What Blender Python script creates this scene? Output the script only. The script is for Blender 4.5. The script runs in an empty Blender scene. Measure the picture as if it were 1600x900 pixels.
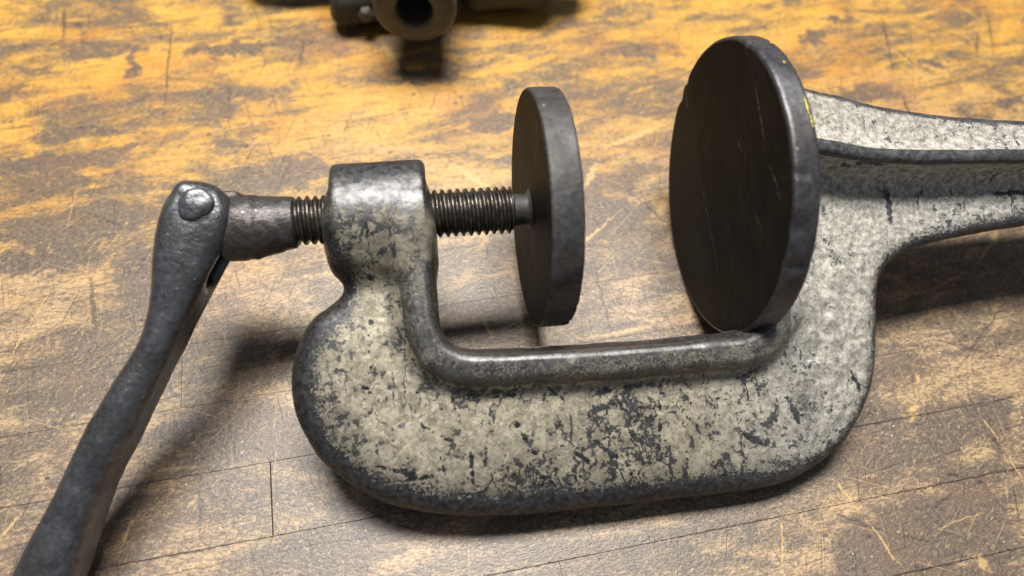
import bpy, math, random
import numpy as np
from mathutils import Matrix, Vector

MM = 0.001
scene = bpy.context.scene
C = scene.collection

# ------------------------------------------------------------------ camera
cam_d = bpy.data.cameras.new('camera')
cam_d.sensor_width = 36.0
cam_d.lens = 1155.0 / 1600.0 * 36.0
cam_d.clip_start = 0.01
cam_d.clip_end = 50.0
cam_d.dof.use_dof = True
cam_d.dof.focus_distance = 0.297
cam_d.dof.aperture_fstop = 5.2
cam = bpy.data.objects.new('camera', cam_d)
C.objects.link(cam)
PITCH, ROLL = math.radians(60.0), math.radians(5.0)
up_c = np.array([math.sin(ROLL) * math.cos(PITCH), math.cos(ROLL) * math.cos(PITCH), math.sin(PITCH)])
xw = np.array([1.0, 0, 0]) - up_c * up_c[0]
xw /= np.linalg.norm(xw)
yw = np.cross(up_c, xw)
RW = np.array([xw, yw, up_c])
M = Matrix([list(RW[0]) + [0], list(RW[1]) + [0], list(RW[2]) + [0.2948], [0, 0, 0, 1]])
cam.matrix_world = M
scene.camera = cam

# ------------------------------------------------------------------ light
world = bpy.data.worlds.new('World')
scene.world = world
world.use_nodes = True
bg = world.node_tree.nodes['Background']
bg.inputs['Color'].default_value = (0.80, 0.88, 1.0, 1)
bg.inputs['Strength'].default_value = 0.18

def area(name, loc, target, sx, sy, power, col):
    l = bpy.data.lights.new(name, 'AREA')
    l.shape = 'RECTANGLE'
    l.size, l.size_y = sx, sy
    l.energy = power
    l.color = col
    o = bpy.data.objects.new(name, l)
    C.objects.link(o)
    o.location = loc
    d = Vector(target) - Vector(loc)
    o.rotation_euler = d.to_track_quat('-Z', 'Y').to_euler()
    return o
# one shop tube lamp hung above and a little behind the work
area('shop_lamp', (-0.05, 0.54, 1.28), (0.02, 0.17, 0.0), 0.74, 0.30, 40.0, (1.0, 0.97, 0.92))

scene.view_settings.view_transform = 'Standard'
scene.view_settings.look = 'None'
scene.view_settings.exposure = 0.0
scene.view_settings.gamma = 1.0
scene.render.engine = 'CYCLES'
scene.cycles.use_denoising = True
scene.cycles.max_bounces = 5
scene.cycles.diffuse_bounces = 3
scene.cycles.glossy_bounces = 3

# ------------------------------------------------------------------ node helper
class NT:
    def __init__(self, name):
        self.m = bpy.data.materials.new(name)
        self.m.use_nodes = True
        self.t = self.m.node_tree
        self.t.nodes.clear()
        self.out = self.t.nodes.new('ShaderNodeOutputMaterial')
        self.b = self.t.nodes.new('ShaderNodeBsdfPrincipled')
        self.t.links.new(self.b.outputs[0], self.out.inputs[0])
    def node(self, typ, **kw):
        n = self.t.nodes.new(typ)
        for k, v in kw.items():
            setattr(n, k, v)
        return n
    def set(self, sock, v):
        if isinstance(v, bpy.types.NodeSocket):
            self.t.links.new(v, sock)
        elif isinstance(v, (tuple, list)) and len(v) == 3 and sock.type == 'RGBA':
            sock.default_value = (*v, 1)
        else:
            sock.default_value = v
    def math(self, op, a, b=0.0, c=0.0, clamp=False):
        n = self.node('ShaderNodeMath', operation=op, use_clamp=clamp)
        self.set(n.inputs[0], a); self.set(n.inputs[1], b); self.set(n.inputs[2], c)
        return n.outputs[0]
    def vmath(self, op, a, b=(0, 0, 0), out=0):
        n = self.node('ShaderNodeVectorMath', operation=op)
        self.set(n.inputs[0], a); self.set(n.inputs[1], b)
        return n.outputs[out]
    def obj(self):
        return self.node('ShaderNodeTexCoord').outputs['Object']
    def mapping(self, v, scale=(1, 1, 1), rot=(0, 0, 0), loc=(0, 0, 0)):
        n = self.node('ShaderNodeMapping')
        self.set(n.inputs[0], v)
        n.inputs['Location'].default_value = loc
        n.inputs['Rotation'].default_value = rot
        n.inputs['Scale'].default_value = scale
        return n.outputs[0]
    def noise(self, v, scale, detail=4, rough=0.55, dist=0.0, color=False):
        n = self.node('ShaderNodeTexNoise')
        self.set(n.inputs['Vector'], v)
        n.inputs['Scale'].default_value = scale
        n.inputs['Detail'].default_value = detail
        n.inputs['Roughness'].default_value = rough
        n.inputs['Distortion'].default_value = dist
        return n.outputs[1 if color else 0]
    def voro(self, v, scale, feature='DISTANCE_TO_EDGE', rnd=1.0):
        n = self.node('ShaderNodeTexVoronoi', feature=feature)
        self.set(n.inputs['Vector'], v)
        n.inputs['Scale'].default_value = scale
        n.inputs['Randomness'].default_value = rnd
        return n.outputs[0]
    def step(self, v, lo, hi, a=0.0, b=1.0):
        n = self.node('ShaderNodeMapRange', interpolation_type='SMOOTHSTEP')
        self.set(n.inputs[0], v)
        self.set(n.inputs[1], lo); self.set(n.inputs[2], hi)
        self.set(n.inputs[3], a); self.set(n.inputs[4], b)
        return n.outputs[0]
    def mix(self, f, a, b, blend='MIX'):
        n = self.node('ShaderNodeMix', data_type='RGBA', blend_type=blend)
        self.set(n.inputs[0], f); self.set(n.inputs[6], a); self.set(n.inputs[7], b)
        return n.outputs[2]
    def attr(self, name):
        return self.node('ShaderNodeAttribute', attribute_name=name).outputs['Fac']
    def bump(self, h, dist, strength=1.0, normal=None):
        n = self.node('ShaderNodeBump')
        self.set(n.inputs['Height'], h)
        n.inputs['Distance'].default_value = dist
        n.inputs['Strength'].default_value = strength
        if normal is not None:
            self.set(n.inputs['Normal'], normal)
        return n.outputs[0]
    def finish(self, color, rough, metal=0.0, normal=None, spec=0.5):
        self.set(self.b.inputs['Base Color'], color)
        self.set(self.b.inputs['Roughness'], rough)
        self.set(self.b.inputs['Metallic'], metal)
        self.set(self.b.inputs['Specular IOR Level'], spec)
        if normal is not None:
            self.set(self.b.inputs['Normal'], normal)
        return self.m

# ------------------------------------------------------------------ materials
# marks worn into the bench, in bench millimetres (along the boards, across the boards)
LIGHT_MARKS = [
    (352.4, 319.2, 365.2, 294.3, 0.5), (365.2, 294.3, 371.9, 274.5, 0.5), (232.8, 68.7, 235.7, 52.3, 0.45), (235.7, 52.3, 235.9, 37.0, 0.35), (157.5, 54.3, 163.2, 38.8, 0.9), (163.2, 38.8, 170.7, 14.0, 0.7),
    (131.2, 44.8, 123.4, 21.9, 0.45), (-170.7, 166.4, -165.4, 179.2, 0.55), (-165.4, 179.2, -157.4, 199.0, 0.45), (-164.5, 89.5, -158.0, 100.3, 0.7), (-121.7, 76.8, -115.5, 91.1, 0.5), (150.1, 250.3, 105.9, 237.2, 2.2),
    (91.1, 212.4, 104.2, 231.0, 2.0), (27.7, 241.2, 48.5, 219.4, 2.2), (209.5, 125.3, 239.3, 128.9, 0.45), (239.3, 128.9, 267.2, 136.7, 0.45), (267.2, 136.7, 288.0, 151.3, 0.6), (285.8, 150.2, 290.3, 154.4, 2.4),
    (5.3, 330.9, 10.5, 314.8, 3.0), (75.2, 313.8, 104.3, 311.0, 0.4), (189.3, 26.4, 215.8, 30.3, 0.4), (30.3, 150.1, 32.1, 139.8, 1.0), (65.4, 132.3, 110.6, 134.2, 1.3), (-166.1, 180.9, -147.9, 182.5, 0.35),
    (-102.3, 139.7, -98.5, 142.0, 1.1), (-97.6, 89.8, -92.9, 92.9, 0.9), (129.2, 100.8, 128.8, 95.5, 1.2), (128.4, 93.1, 128.0, 85.5, 1.3), (202.5, 13.4, 202.8, 9.6, 2.4), (-66.2, 284.1, -64.7, 284.2, 1.2),
    (214.0, 90.7, 213.2, 85.7, 1.2), (202.5, 75.1, 208.6, 75.9, 1.4), (200.6, 70.4, 203.6, 72.4, 1.2), (68.2, 172.0, 111.2, 201.3, 0.8), (-46.3, 274.8, -6.6, 263.3, 0.4), (187.9, 280.5, 223.6, 252.6, 0.5),
]
DARK_MARKS = [
    (-230, 72.5, -160, 72.7, 0.55), (-150, 72.4, -40, 72.6, 0.6), (-40, 72.5, 60, 72.5, 0.45), (120, 72.6, 260, 72.4, 0.4), (-60, 43.4, 70, 43.1, 0.5), (70, 43.2, 150, 43.2, 0.45), (150, 43.2, 280, 43.3, 0.6), (120, 13.9, 240, 13.9, 0.55), (-230, 101.8, -120, 101.9, 0.5), (-120, 101.7, -60, 101.8, 0.4), (150, 101.8, 240, 101.8, 0.3), (-240, 131.1, -150, 131.2, 0.45), (-150, 160.4, -220, 160.5, 0.5), (-150, 65.5, -60, 66.4, 0.45), (-70, 66.2, -5, 66.0, 0.5), (-92.5, 73, -92.5, 101, 0.7),
    (-109.8, 385.0, -112.5, 282.7, 0.8), (-38.1, 345.1, -42.1, 317.9, 0.9), (-79.3, 314.8, -79.6, 293.0, 1.0), (-48.2, 103.0, -45.7, 84.3, 0.6), (5.3, 335.2, 21.2, 289.0, 1.0), (87.0, 185.7, 84.5, 121.1, 0.7),
    (305.2, 320.0, 285.7, 258.2, 0.9), (285.7, 258.2, 279.9, 211.7, 0.9), (374.9, 316.0, 351.7, 263.6, 0.8), (356.3, 292.7, 343.6, 270.0, 1.0), (147.1, 43.1, 173.5, 28.0, 0.7), (173.5, 28.0, 185.1, 23.4, 0.9),
    (-165.4, 361.2, -176.3, 355.2, 1.0), (-170.0, 393.6, -166.6, 355.5, 1.0), (290.5, 129.1, 225.3, 83.5, 0.5), (-141.8, 206.4, -136.3, 169.4, 1.2), (213.8, 45.2, 205.9, 33.4, 0.5), (297.3, 290.3, 305.4, 265.4, 0.8),
    (-12.7, 97.9, -9.5, 63.8, 0.5), (-103.5, 131.0, -101.8, 108.9, 0.5), (108.6, 218.9, 131.1, 180.9, 0.5), (217.9, 112.0, 275.5, 81.5, 0.4), (236.8, 73.4, 231.3, 41.3, 0.5), (-149.4, 241.7, -124.1, 225.0, 0.6),
    (-75.2, 87.3, -69.5, 88.7, 1.4), (189.3, 33.5, 205.7, 39.4, 0.8),
]
STAINS = [
    (-164.4, 213.8, 34, 10), (-73.3, 243.3, 48, 9), (-49.9, 249.6, 24, 8), (-129.0, 338.3, 6, 15), (-81.8, 341.2, 42, 4.5), (55.3, 265.2, 16, 9),
    (255.8, 252.8, 40, 8), (345.0, 234.2, 12, 6), (315.4, 269.1, 9, 3), (270.8, 313.6, 14, 5), (252.4, 299.7, 9, 6), (186.8, 26.8, 46, 13),
    (156.7, 27.5, 16, 12), (242.0, 68.5, 18, 10), (-149.5, 232.8, 40, 12), (-116.5, 198.7, 20, 18), (99.8, 195.0, 24, 16), (-168.1, 271.8, 30, 8),
    (-158.6, 259.3, 20, 5), (170.9, 87.5, 26, 9), (-84.9, 118.6, 30, 10), (25.9, 303.8, 22, 6),
]

def wood_material(ylo, yhi):
    # every board carries only the marks that lie on it
    near = lambda m, e: max(m[1], m[3]) + e > ylo and min(m[1], m[3]) - e < yhi
    lights = [m for m in LIGHT_MARKS if near(m, 5)] or [(900, 900, 910, 900, .3)]
    darks = [m for m in DARK_MARKS if near(m, 5)] or [(900, 900, 910, 900, .3)]
    stains = [t for t in STAINS if t[1] + t[3] + 10 > ylo and t[1] - t[3] - 10 < yhi] or [(900, 900, 5, 5)]
    k = NT('worn_bench_wood')
    P = k.mapping(k.obj(), (1000, 1000, 1000))
    rnd = k.node('ShaderNodeObjectInfo').outputs['Random']
    off = k.node('ShaderNodeCombineXYZ')
    k.set(off.inputs[0], k.math('MULTIPLY', rnd, 900.0)); k.set(off.inputs[2], k.math('MULTIPLY', rnd, 77.0))
    Pb = k.vmath('ADD', P, off.outputs[0])                        # grain starts anew on every board
    sep = k.node('ShaderNodeSeparateXYZ'); k.set(sep.inputs[0], P)
    yb = sep.outputs[1]
    fib = k.noise(k.mapping(Pb, (0.09, 0.9, 0.5)), 1.0, 3, 0.65, 0.6)
    fine = k.noise(k.mapping(Pb, (0.42, 0.95, 1.0)), 1.0, 3, 0.7)
    big = k.noise(k.mapping(P, (0.010, 0.026, 0.02), loc=(1.7, 0.4, 0)), 1.0, 5, 0.62, 1.2)
    mid = k.noise(k.mapping(P, (0.030, 0.085, 0.1), loc=(31, 7, 3)), 1.0, 5, 0.68, 0.9)
    spk = k.noise(P, 0.55, 4, 0.75)
    wid = k.noise(P, 0.02, 3, 0.5)
    # sound varnished maple
    amber = k.mix(k.step(fib, 0.33, 0.68), (0.66, 0.385, 0.066), (0.49, 0.245, 0.037))
    amber = k.mix(k.step(wid, 0.48, 0.72, 0, 0.7), amber, (0.40, 0.155, 0.030))
    amber = k.mix(k.math('MULTIPLY', rnd, 0.35), amber, (0.44, 0.20, 0.05))
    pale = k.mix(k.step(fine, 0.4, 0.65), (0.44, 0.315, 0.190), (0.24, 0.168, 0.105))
    # near side paler and greyer: worn grime plus lamp sheen put into the colour
    wear_and_sheen = k.step(k.math('ADD', yb, k.math('MULTIPLY', k.math('SUBTRACT', big, 0.5), 260.0)), 130.0, 285.0, 1.0, 0.0)
    body = k.mix(k.math('MULTIPLY', wear_and_sheen, 0.9), amber, pale)
    # grime
    g = k.math('ADD', k.math('MULTIPLY', big, 0.72), k.math('MULTIPLY', mid, 0.58))
    g = k.math('ADD', g, k.math('MULTIPLY', wear_and_sheen, 0.10))
    g = k.math('ADD', g, k.math('MULTIPLY', k.math('SUBTRACT', fine, 0.5), 0.30))
    g = k.math('ADD', g, k.math('MULTIPLY', k.math('SUBTRACT', spk, 0.5), 0.26))
    warp = k.vmath('SCALE', k.vmath('SUBTRACT', k.noise(P, 0.12, 2, 0.65, color=True), (0.5, 0.5, 0.5)))
    warp.node.inputs['Scale'].default_value = 22.0
    Pw = k.vmath('ADD', P, warp)
    st = None
    for (x, y, a, b) in stains:
        q = k.mapping(Pw, (1 / a, 1 / b, 0), loc=(-x / a, -y / b, 0))
        d = k.math('SUBTRACT', 1.0, k.vmath('LENGTH', q, out=1), clamp=True)
        st = d if st is None else k.math('MAXIMUM', st, d)
    g = k.math('ADD', g, k.math('MULTIPLY', st, 0.34))
    g = k.math('ADD', g, k.math('MULTIPLY', k.math('SUBTRACT', 1.0, wear_and_sheen), 0.045))
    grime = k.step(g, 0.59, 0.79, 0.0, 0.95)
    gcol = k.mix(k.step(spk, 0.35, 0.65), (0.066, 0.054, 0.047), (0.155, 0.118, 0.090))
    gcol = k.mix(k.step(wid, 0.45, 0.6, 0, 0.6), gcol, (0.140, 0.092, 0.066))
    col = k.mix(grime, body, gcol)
    col = k.mix(k.step(fib, 0.56, 0.70, 0, 0.42), col, k.mix(wear_and_sheen, (0.22, 0.10, 0.022), (0.10, 0.075, 0.055)))
    # bruised fibres: short pale flecks
    mpn = k.node('ShaderNodeMapping', vector_type='TEXTURE')
    k.set(mpn.inputs[0], P)
    mpn.inputs['Rotation'].default_value = (0, 0, 0.55)
    mpn.inputs['Scale'].default_value = (3.2, 1.25, 2)
    fl = k.noise(mpn.outputs[0], 1.0, 3, 0.7)
    col = k.mix(k.math('MULTIPLY', k.step(fl, 0.56, 0.66, 0, 0.6), k.step(mid, 0.42, 0.56, 0.3, 1.0)), col, k.mix(wear_and_sheen, (0.62, 0.36, 0.085), (0.47, 0.335, 0.195)))
    # haphazard knife and file scratches
    hsum = None
    for i, (ang, sc, thr, dark) in enumerate([(0.5, 1.1, 0.685, 1), (1.2, 1.0, 0.685, 1), (1.75, 1.2, 0.685, 1), (2.5, 1.1, 0.685, 1), (0.1, 0.9, 0.685, 1),
                                              (0.7, 1.3, 0.70, 0), (2.2, 1.2, 0.70, 0), (1.45, 1.3, 0.705, 0), (2.7, 1.2, 0.70, 0)]):
        mpn = k.node('ShaderNodeMapping', vector_type='TEXTURE')
        k.set(mpn.inputs[0], Pw if i % 3 == 0 else P)
        mpn.inputs['Location'].default_value = (137.0 * i, 51.0 * i, 33.0 * i)
        mpn.inputs['Rotation'].default_value = (0, 0, ang)
        mpn.inputs['Scale'].default_value = (1 / 0.030, 1 / sc, 1)
        q = mpn.outputs[0]
        v = k.noise(q, 1.0, 1, 0.5)
        m = k.step(v, thr, thr + 0.03)
        c = (0.045, 0.036, 0.032) if dark else (0.56, 0.37, 0.16)
        col = k.mix(k.math('MULTIPLY', m, 0.66 if dark else 0.38), col, c)
        if i in (1, 2, 4):
            hsum = m if hsum is None else k.math('MAXIMUM', hsum, m)
    # the marks one can point at
    warp2 = k.vmath('SCALE', k.vmath('SUBTRACT', k.noise(P, 0.16, 2, 0.7, color=True), (0.5, 0.5, 0.5)))
    warp2.node.inputs['Scale'].default_value = 3.6
    Pm = k.vmath('MULTIPLY', k.vmath('ADD', P, warp2), (1, 1, 0))
    ragged = k.math('MULTIPLY', spk, 1.0)
    def marks(lst):
        acc = None
        for (x0, y0, x1, y1, w) in lst:
            n = k.node('ShaderNodeMapping', vector_type='TEXTURE')
            k.set(n.inputs[0], Pm)
            n.inputs['Location'].default_value = ((x0 + x1) / 2, (y0 + y1) / 2, 0)
            n.inputs['Rotation'].default_value = (0, 0, math.atan2(y1 - y0, x1 - x0))
            n.inputs['Scale'].default_value = (math.hypot(x1 - x0, y1 - y0) / 2 + w, w * 1.15, 1)
            d = k.vmath('LENGTH', n.outputs[0], out=1)
            acc = d if acc is None else k.math('MINIMUM', acc, d)
        return k.step(k.math('ADD', acc, k.math('MULTIPLY', k.math('SUBTRACT', ragged, 0.5), 2.6)), 0.35, 0.95, 1.0, 0.0)
    dm = marks(darks)
    col = k.mix(k.math('MULTIPLY', dm, 0.72), col, (0.055, 0.04, 0.033))
    lm = marks(lights)
    col = k.mix(k.math('MULTIPLY', lm, 0.60), col, (0.60, 0.40, 0.16))
    # small black pits
    pit = k.step(k.voro(k.mapping(P, (0.10, 0.16, 0.1)), 1.0, 'F1'), 0.09, 0.17, 1.0, 0.0)
    pit = k.math('MULTIPLY', pit, k.step(mid, 0.5, 0.56))
    col = k.mix(k.math('MULTIPLY', pit, 0.8), col, (0.04, 0.034, 0.034))
    # tiny metal filings and dust
    dust = k.step(k.voro(P, 0.11, 'F1'), 0.030, 0.055, 1.0, 0.0)
    col = k.mix(k.math('MULTIPLY', dust, 0.6), col, (0.72, 0.68, 0.6))
    rough = k.math('ADD', 0.35, k.math('MULTIPLY', k.math('SUBTRACT', spk, 0.5), 0.30))
    h = k.math('ADD', k.math('MULTIPLY', fine, 0.6), k.math('MULTIPLY', spk, 0.6))
    nrm = k.bump(h, 0.00035, 0.9)
    return k.finish(col, rough, 0.0, nrm, 0.5)

# knocks that took the paint off, in clamp millimetres (along the screw, across it, half width)
CHIPS = [
    (-42.0, -43.7, -41.9, -57.1, 0.6), (-39.5, -3.0, -39.8, -16.0, 0.4), (-44.0, -16.9, -32.4, -15.9, 0.4), (-50.9, -45.8, -50.3, -47.3, 1.3), (-54.9, -56.5, -52.0, -56.3, 1.3), (-41.4, -39.2, -40.5, -42.0, 1.3),
    (-40.9, -22.9, -38.8, -25.4, 1.2), (-51.0, -59.1, -38.0, -68.2, 0.3), (-28.6, -62.8, -24.4, -70.0, 0.6), (-26.3, -63.4, -17.7, -73.4, 0.4), (-14.8, -64.9, -12.7, -73.8, 0.8), (-0.0, -70.8, 9.4, -70.6, 1.1),
    (40.7, -72.3, 48.2, -71.5, 1.5), (48.2, -71.5, 58.2, -70.9, 1.2), (64.9, -71.0, 62.4, -95.9, 0.8), (65.6, -74.5, 78.4, -88.6, 0.6), (77.0, -72.0, 77.1, -84.1, 0.4), (9.4, -80.9, 15.6, -93.1, 1.1),
    (-8.3, -88.1, -8.2, -102.9, 1.3), (-1.9, -86.4, -3.9, -97.2, 1.1), (-26.1, -77.7, -15.1, -85.1, 0.9), (-20.5, -86.9, -17.8, -97.4, 0.6), (-35.4, -77.5, -36.0, -93.4, 0.4), (38.0, -90.1, 46.0, -96.7, 1.8),
    (30.5, -92.9, 36.0, -99.3, 1.6), (-41.8, -91.7, -28.4, -95.7, 1.8), (-33.1, -97.0, -21.7, -97.0, 1.3), (22.2, -104.9, 15.5, -99.6, 1.2), (48.4, -96.9, 51.4, -104.3, 1.3), (68.9, -103.7, 75.7, -111.5, 1.2),
    (93.0, -90.4, 105.1, -98.7, 1.8), (114.9, -80.1, 119.1, -90.3, 1.9), (143.8, -72.6, 146.9, -80.4, 1.8), (-15.8, -78.2, -13.8, -83.0, 0.8), (20.5, -67.3, 27.2, -73.8, 0.8), (84.1, -77.5, 94.1, -80.3, 0.6),
    (168.4, -3.8, 168.2, -14.8, 1.8), (214.3, -5.2, 241.0, -5.2, 1.6), (144.7, 8.1, 161.2, 6.6, 0.6),
]

def casting_material():
    k = NT('chipped_paint_on_iron')
    P = k.mapping(k.obj(), (1000, 1000, 1000))
    bare = k.attr('bare')
    gray = k.attr('gray')
    na = k.noise(P, 0.175, 7, 0.70, 0.4)
    nb = k.noise(k.mapping(P, loc=(40, 12, 5)), 0.42, 6, 0.7, 0.4)
    nl = k.noise(k.mapping(P, loc=(7, 90, 1)), 0.028, 3, 0.5)
    v = k.math('ADD', na, k.math('MULTIPLY', k.math('SUBTRACT', nb, 0.5), 0.80))
    v = k.math('ADD', v, k.math('MULTIPLY', k.math('SUBTRACT', nl, 0.5), 0.30))
    fs = k.noise(k.mapping(P, loc=(5, 1, 70)), 0.95, 5, 0.72)
    v2 = k.math('ADD', k.math('MULTIPLY', fs, 0.85), k.math('MULTIPLY', k.math('SUBTRACT', na, 0.3), 0.3))
    fm = k.step(bare, 0.12, 0.36, 0.0, 0.85)
    v = k.math('ADD', k.math('MULTIPLY', v, k.math('SUBTRACT', 1.0, fm)), k.math('MULTIPLY', v2, fm))
    thr = k.math('SUBTRACT', 0.642, k.math('MULTIPLY', bare, 0.42))
    chip = k.step(k.math('SUBTRACT', v, thr), -0.010, 0.014)
    # crack-like flaking, running across the arm
    wv = k.vmath('SCALE', k.vmath('SUBTRACT', k.noise(P, 0.22, 4, 0.65, color=True), (0.5, 0.5, 0.5)))
    wv.node.inputs['Scale'].default_value = 9.0
    Pc = k.mapping(k.vmath('ADD', P, wv), (0.085, 0.036, 0.05))
    crack = k.step(k.voro(Pc, 1.0), 0.012, 0.035, 1.0, 0.0)
    crack = k.math('MULTIPLY', crack, k.math('MULTIPLY', k.step(gray, 0.5, 0.8, 1.0, 0.0), k.step(k.math('ADD', nl, k.math('MULTIPLY', nb, 0.5)), 0.74, 0.80)))
    chip = k.math('MAXIMUM', chip, crack)
    # scrapes running across the arm
    wv2 = k.vmath('ADD', P, k.vmath('MULTIPLY', wv, (0.35, 0.35, 0.0)))
    scr = k.noise(k.mapping(wv2, (0.42, 0.045, 0.2), loc=(2, 8, 0)), 1.0, 2, 0.6)
    scr = k.step(k.math('ADD', scr, k.math('MULTIPLY', k.math('SUBTRACT', nb, 0.5), 0.30)), 0.665, 0.69)
    chip = k.math('MAXIMUM', chip, k.math('MULTIPLY', scr, k.step(nl, 0.44, 0.52)))
    knock = k.step(k.math('ADD', k.attr('knock'), k.math('ADD', k.math('MULTIPLY', k.math('SUBTRACT', nb, 0.5), 4.0), k.math('MULTIPLY', k.math('SUBTRACT', na, 0.5), -4.0))), -0.10, 0.10, 1.0, 0.0)
    chip = k.math('MAXIMUM', chip, knock)
    speck = k.step(k.noise(P, 1.5, 3, 0.6), 0.66, 0.70)
    # paint
    pn = k.noise(k.mapping(P, loc=(3, 3, 9)), 0.20, 6, 0.7, 0.6)
    paint = k.mix(k.step(pn, 0.36, 0.62), (0.50, 0.445, 0.325), (0.25, 0.220, 0.160))
    paint = k.mix(k.step(nb, 0.50, 0.66, 0, 0.7), paint, (0.72, 0.67, 0.54))
    paint = k.mix(k.math('MULTIPLY', gray, 0.85), paint, k.mix(k.step(k.noise(P, 0.42, 5, 0.72), 0.36, 0.62), (0.56, 0.54, 0.495), (0.23, 0.22, 0.203)))
    paint = k.mix(k.step(k.noise(P, 0.6, 4, 0.68), 0.50, 0.68, 0, 0.70), paint, (0.12, 0.112, 0.095))
    film = k.math('ADD', k.math('MULTIPLY', k.step(bare, 0.0, 0.40), 0.78), k.step(na, 0.50, 0.66, 0.0, 0.45))  # dark film over thin paint, also deepens the groove and edge shade
    paint = k.mix(k.math('MULTIPLY', film, k.step(nb, 0.30, 0.60, 0.35, 1.0)), paint, (0.125, 0.115, 0.098))
    paint = k.mix(k.math('MULTIPLY', speck, 0.7), paint, (0.05, 0.05, 0.05))
    iron = k.mix(k.step(nb, 0.35, 0.7), (0.040, 0.040, 0.043), (0.125, 0.125, 0.130))
    iron = k.mix(k.step(pn, 0.52, 0.66, 0, 0.5), iron, (0.075, 0.060, 0.050))
    iron = k.mix(k.math('MULTIPLY', k.attr('polish'), k.step(nb, 0.32, 0.6, 0.35, 1.0)), iron, (0.34, 0.33, 0.315))
    col = k.mix(chip, paint, iron)
    rough = k.math('ADD', k.math('ADD', 0.38, k.math('MULTIPLY', gray, 0.08)), k.math('MULTIPLY', nb, 0.18))
    metal = k.math('ADD', k.math('SUBTRACT', 0.42, k.math('MULTIPLY', gray, 0.30)), k.math('MULTIPLY', chip, 0.40))
    h = k.math('ADD', k.math('MULTIPLY', k.noise(P, 0.9, 4, 0.65), 0.55), k.math('MULTIPLY', k.noise(P, 0.33, 4, 0.6), 0.7))
    h = k.math('SUBTRACT', h, k.math('MULTIPLY', chip, 0.22))
    return k.finish(col, rough, metal, k.bump(h, 0.00020, 0.8), 0.5)

def iron_material(name, dark, light, brown, rough=0.42, metal=0.6, bump=0.00045, scale=1.0, brownamt=0.5):
    k = NT(name)
    P = k.mapping(k.obj(), (1000 * scale,) * 3)
    a = k.noise(P, 0.10, 6, 0.65, 0.5)
    b = k.noise(P, 0.5, 5, 0.7, 0.3)
    c = k.noise(k.mapping(P, loc=(9, 40, 2)), 0.05, 4, 0.6)
    col = k.mix(k.step(k.math('ADD', k.math('MULTIPLY', a, 0.5), k.math('MULTIPLY', b, 0.5)), 0.38, 0.62), dark, light)
    col = k.mix(k.step(c, 0.45, 0.65, 0, brownamt), col, brown)
    nick = k.step(k.voro(P, 0.16, 'F1'), 0.05, 0.09, 1.0, 0.0)
    nick = k.math('MULTIPLY', nick, k.step(c, 0.5, 0.54))
    col = k.mix(k.math('MULTIPLY', nick, 0.7), col, (0.45, 0.44, 0.42))
    h = k.math('ADD', k.math('MULTIPLY', k.noise(P, 0.85, 4, 0.65), 0.5), k.math('MULTIPLY', k.noise(P, 0.28, 4, 0.6), 0.9))
    r = k.math('ADD', rough - 0.06, k.math('MULTIPLY', b, 0.14))
    return k.finish(col, r, metal, k.bump(h, bump, 0.85), 0.5)

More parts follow.
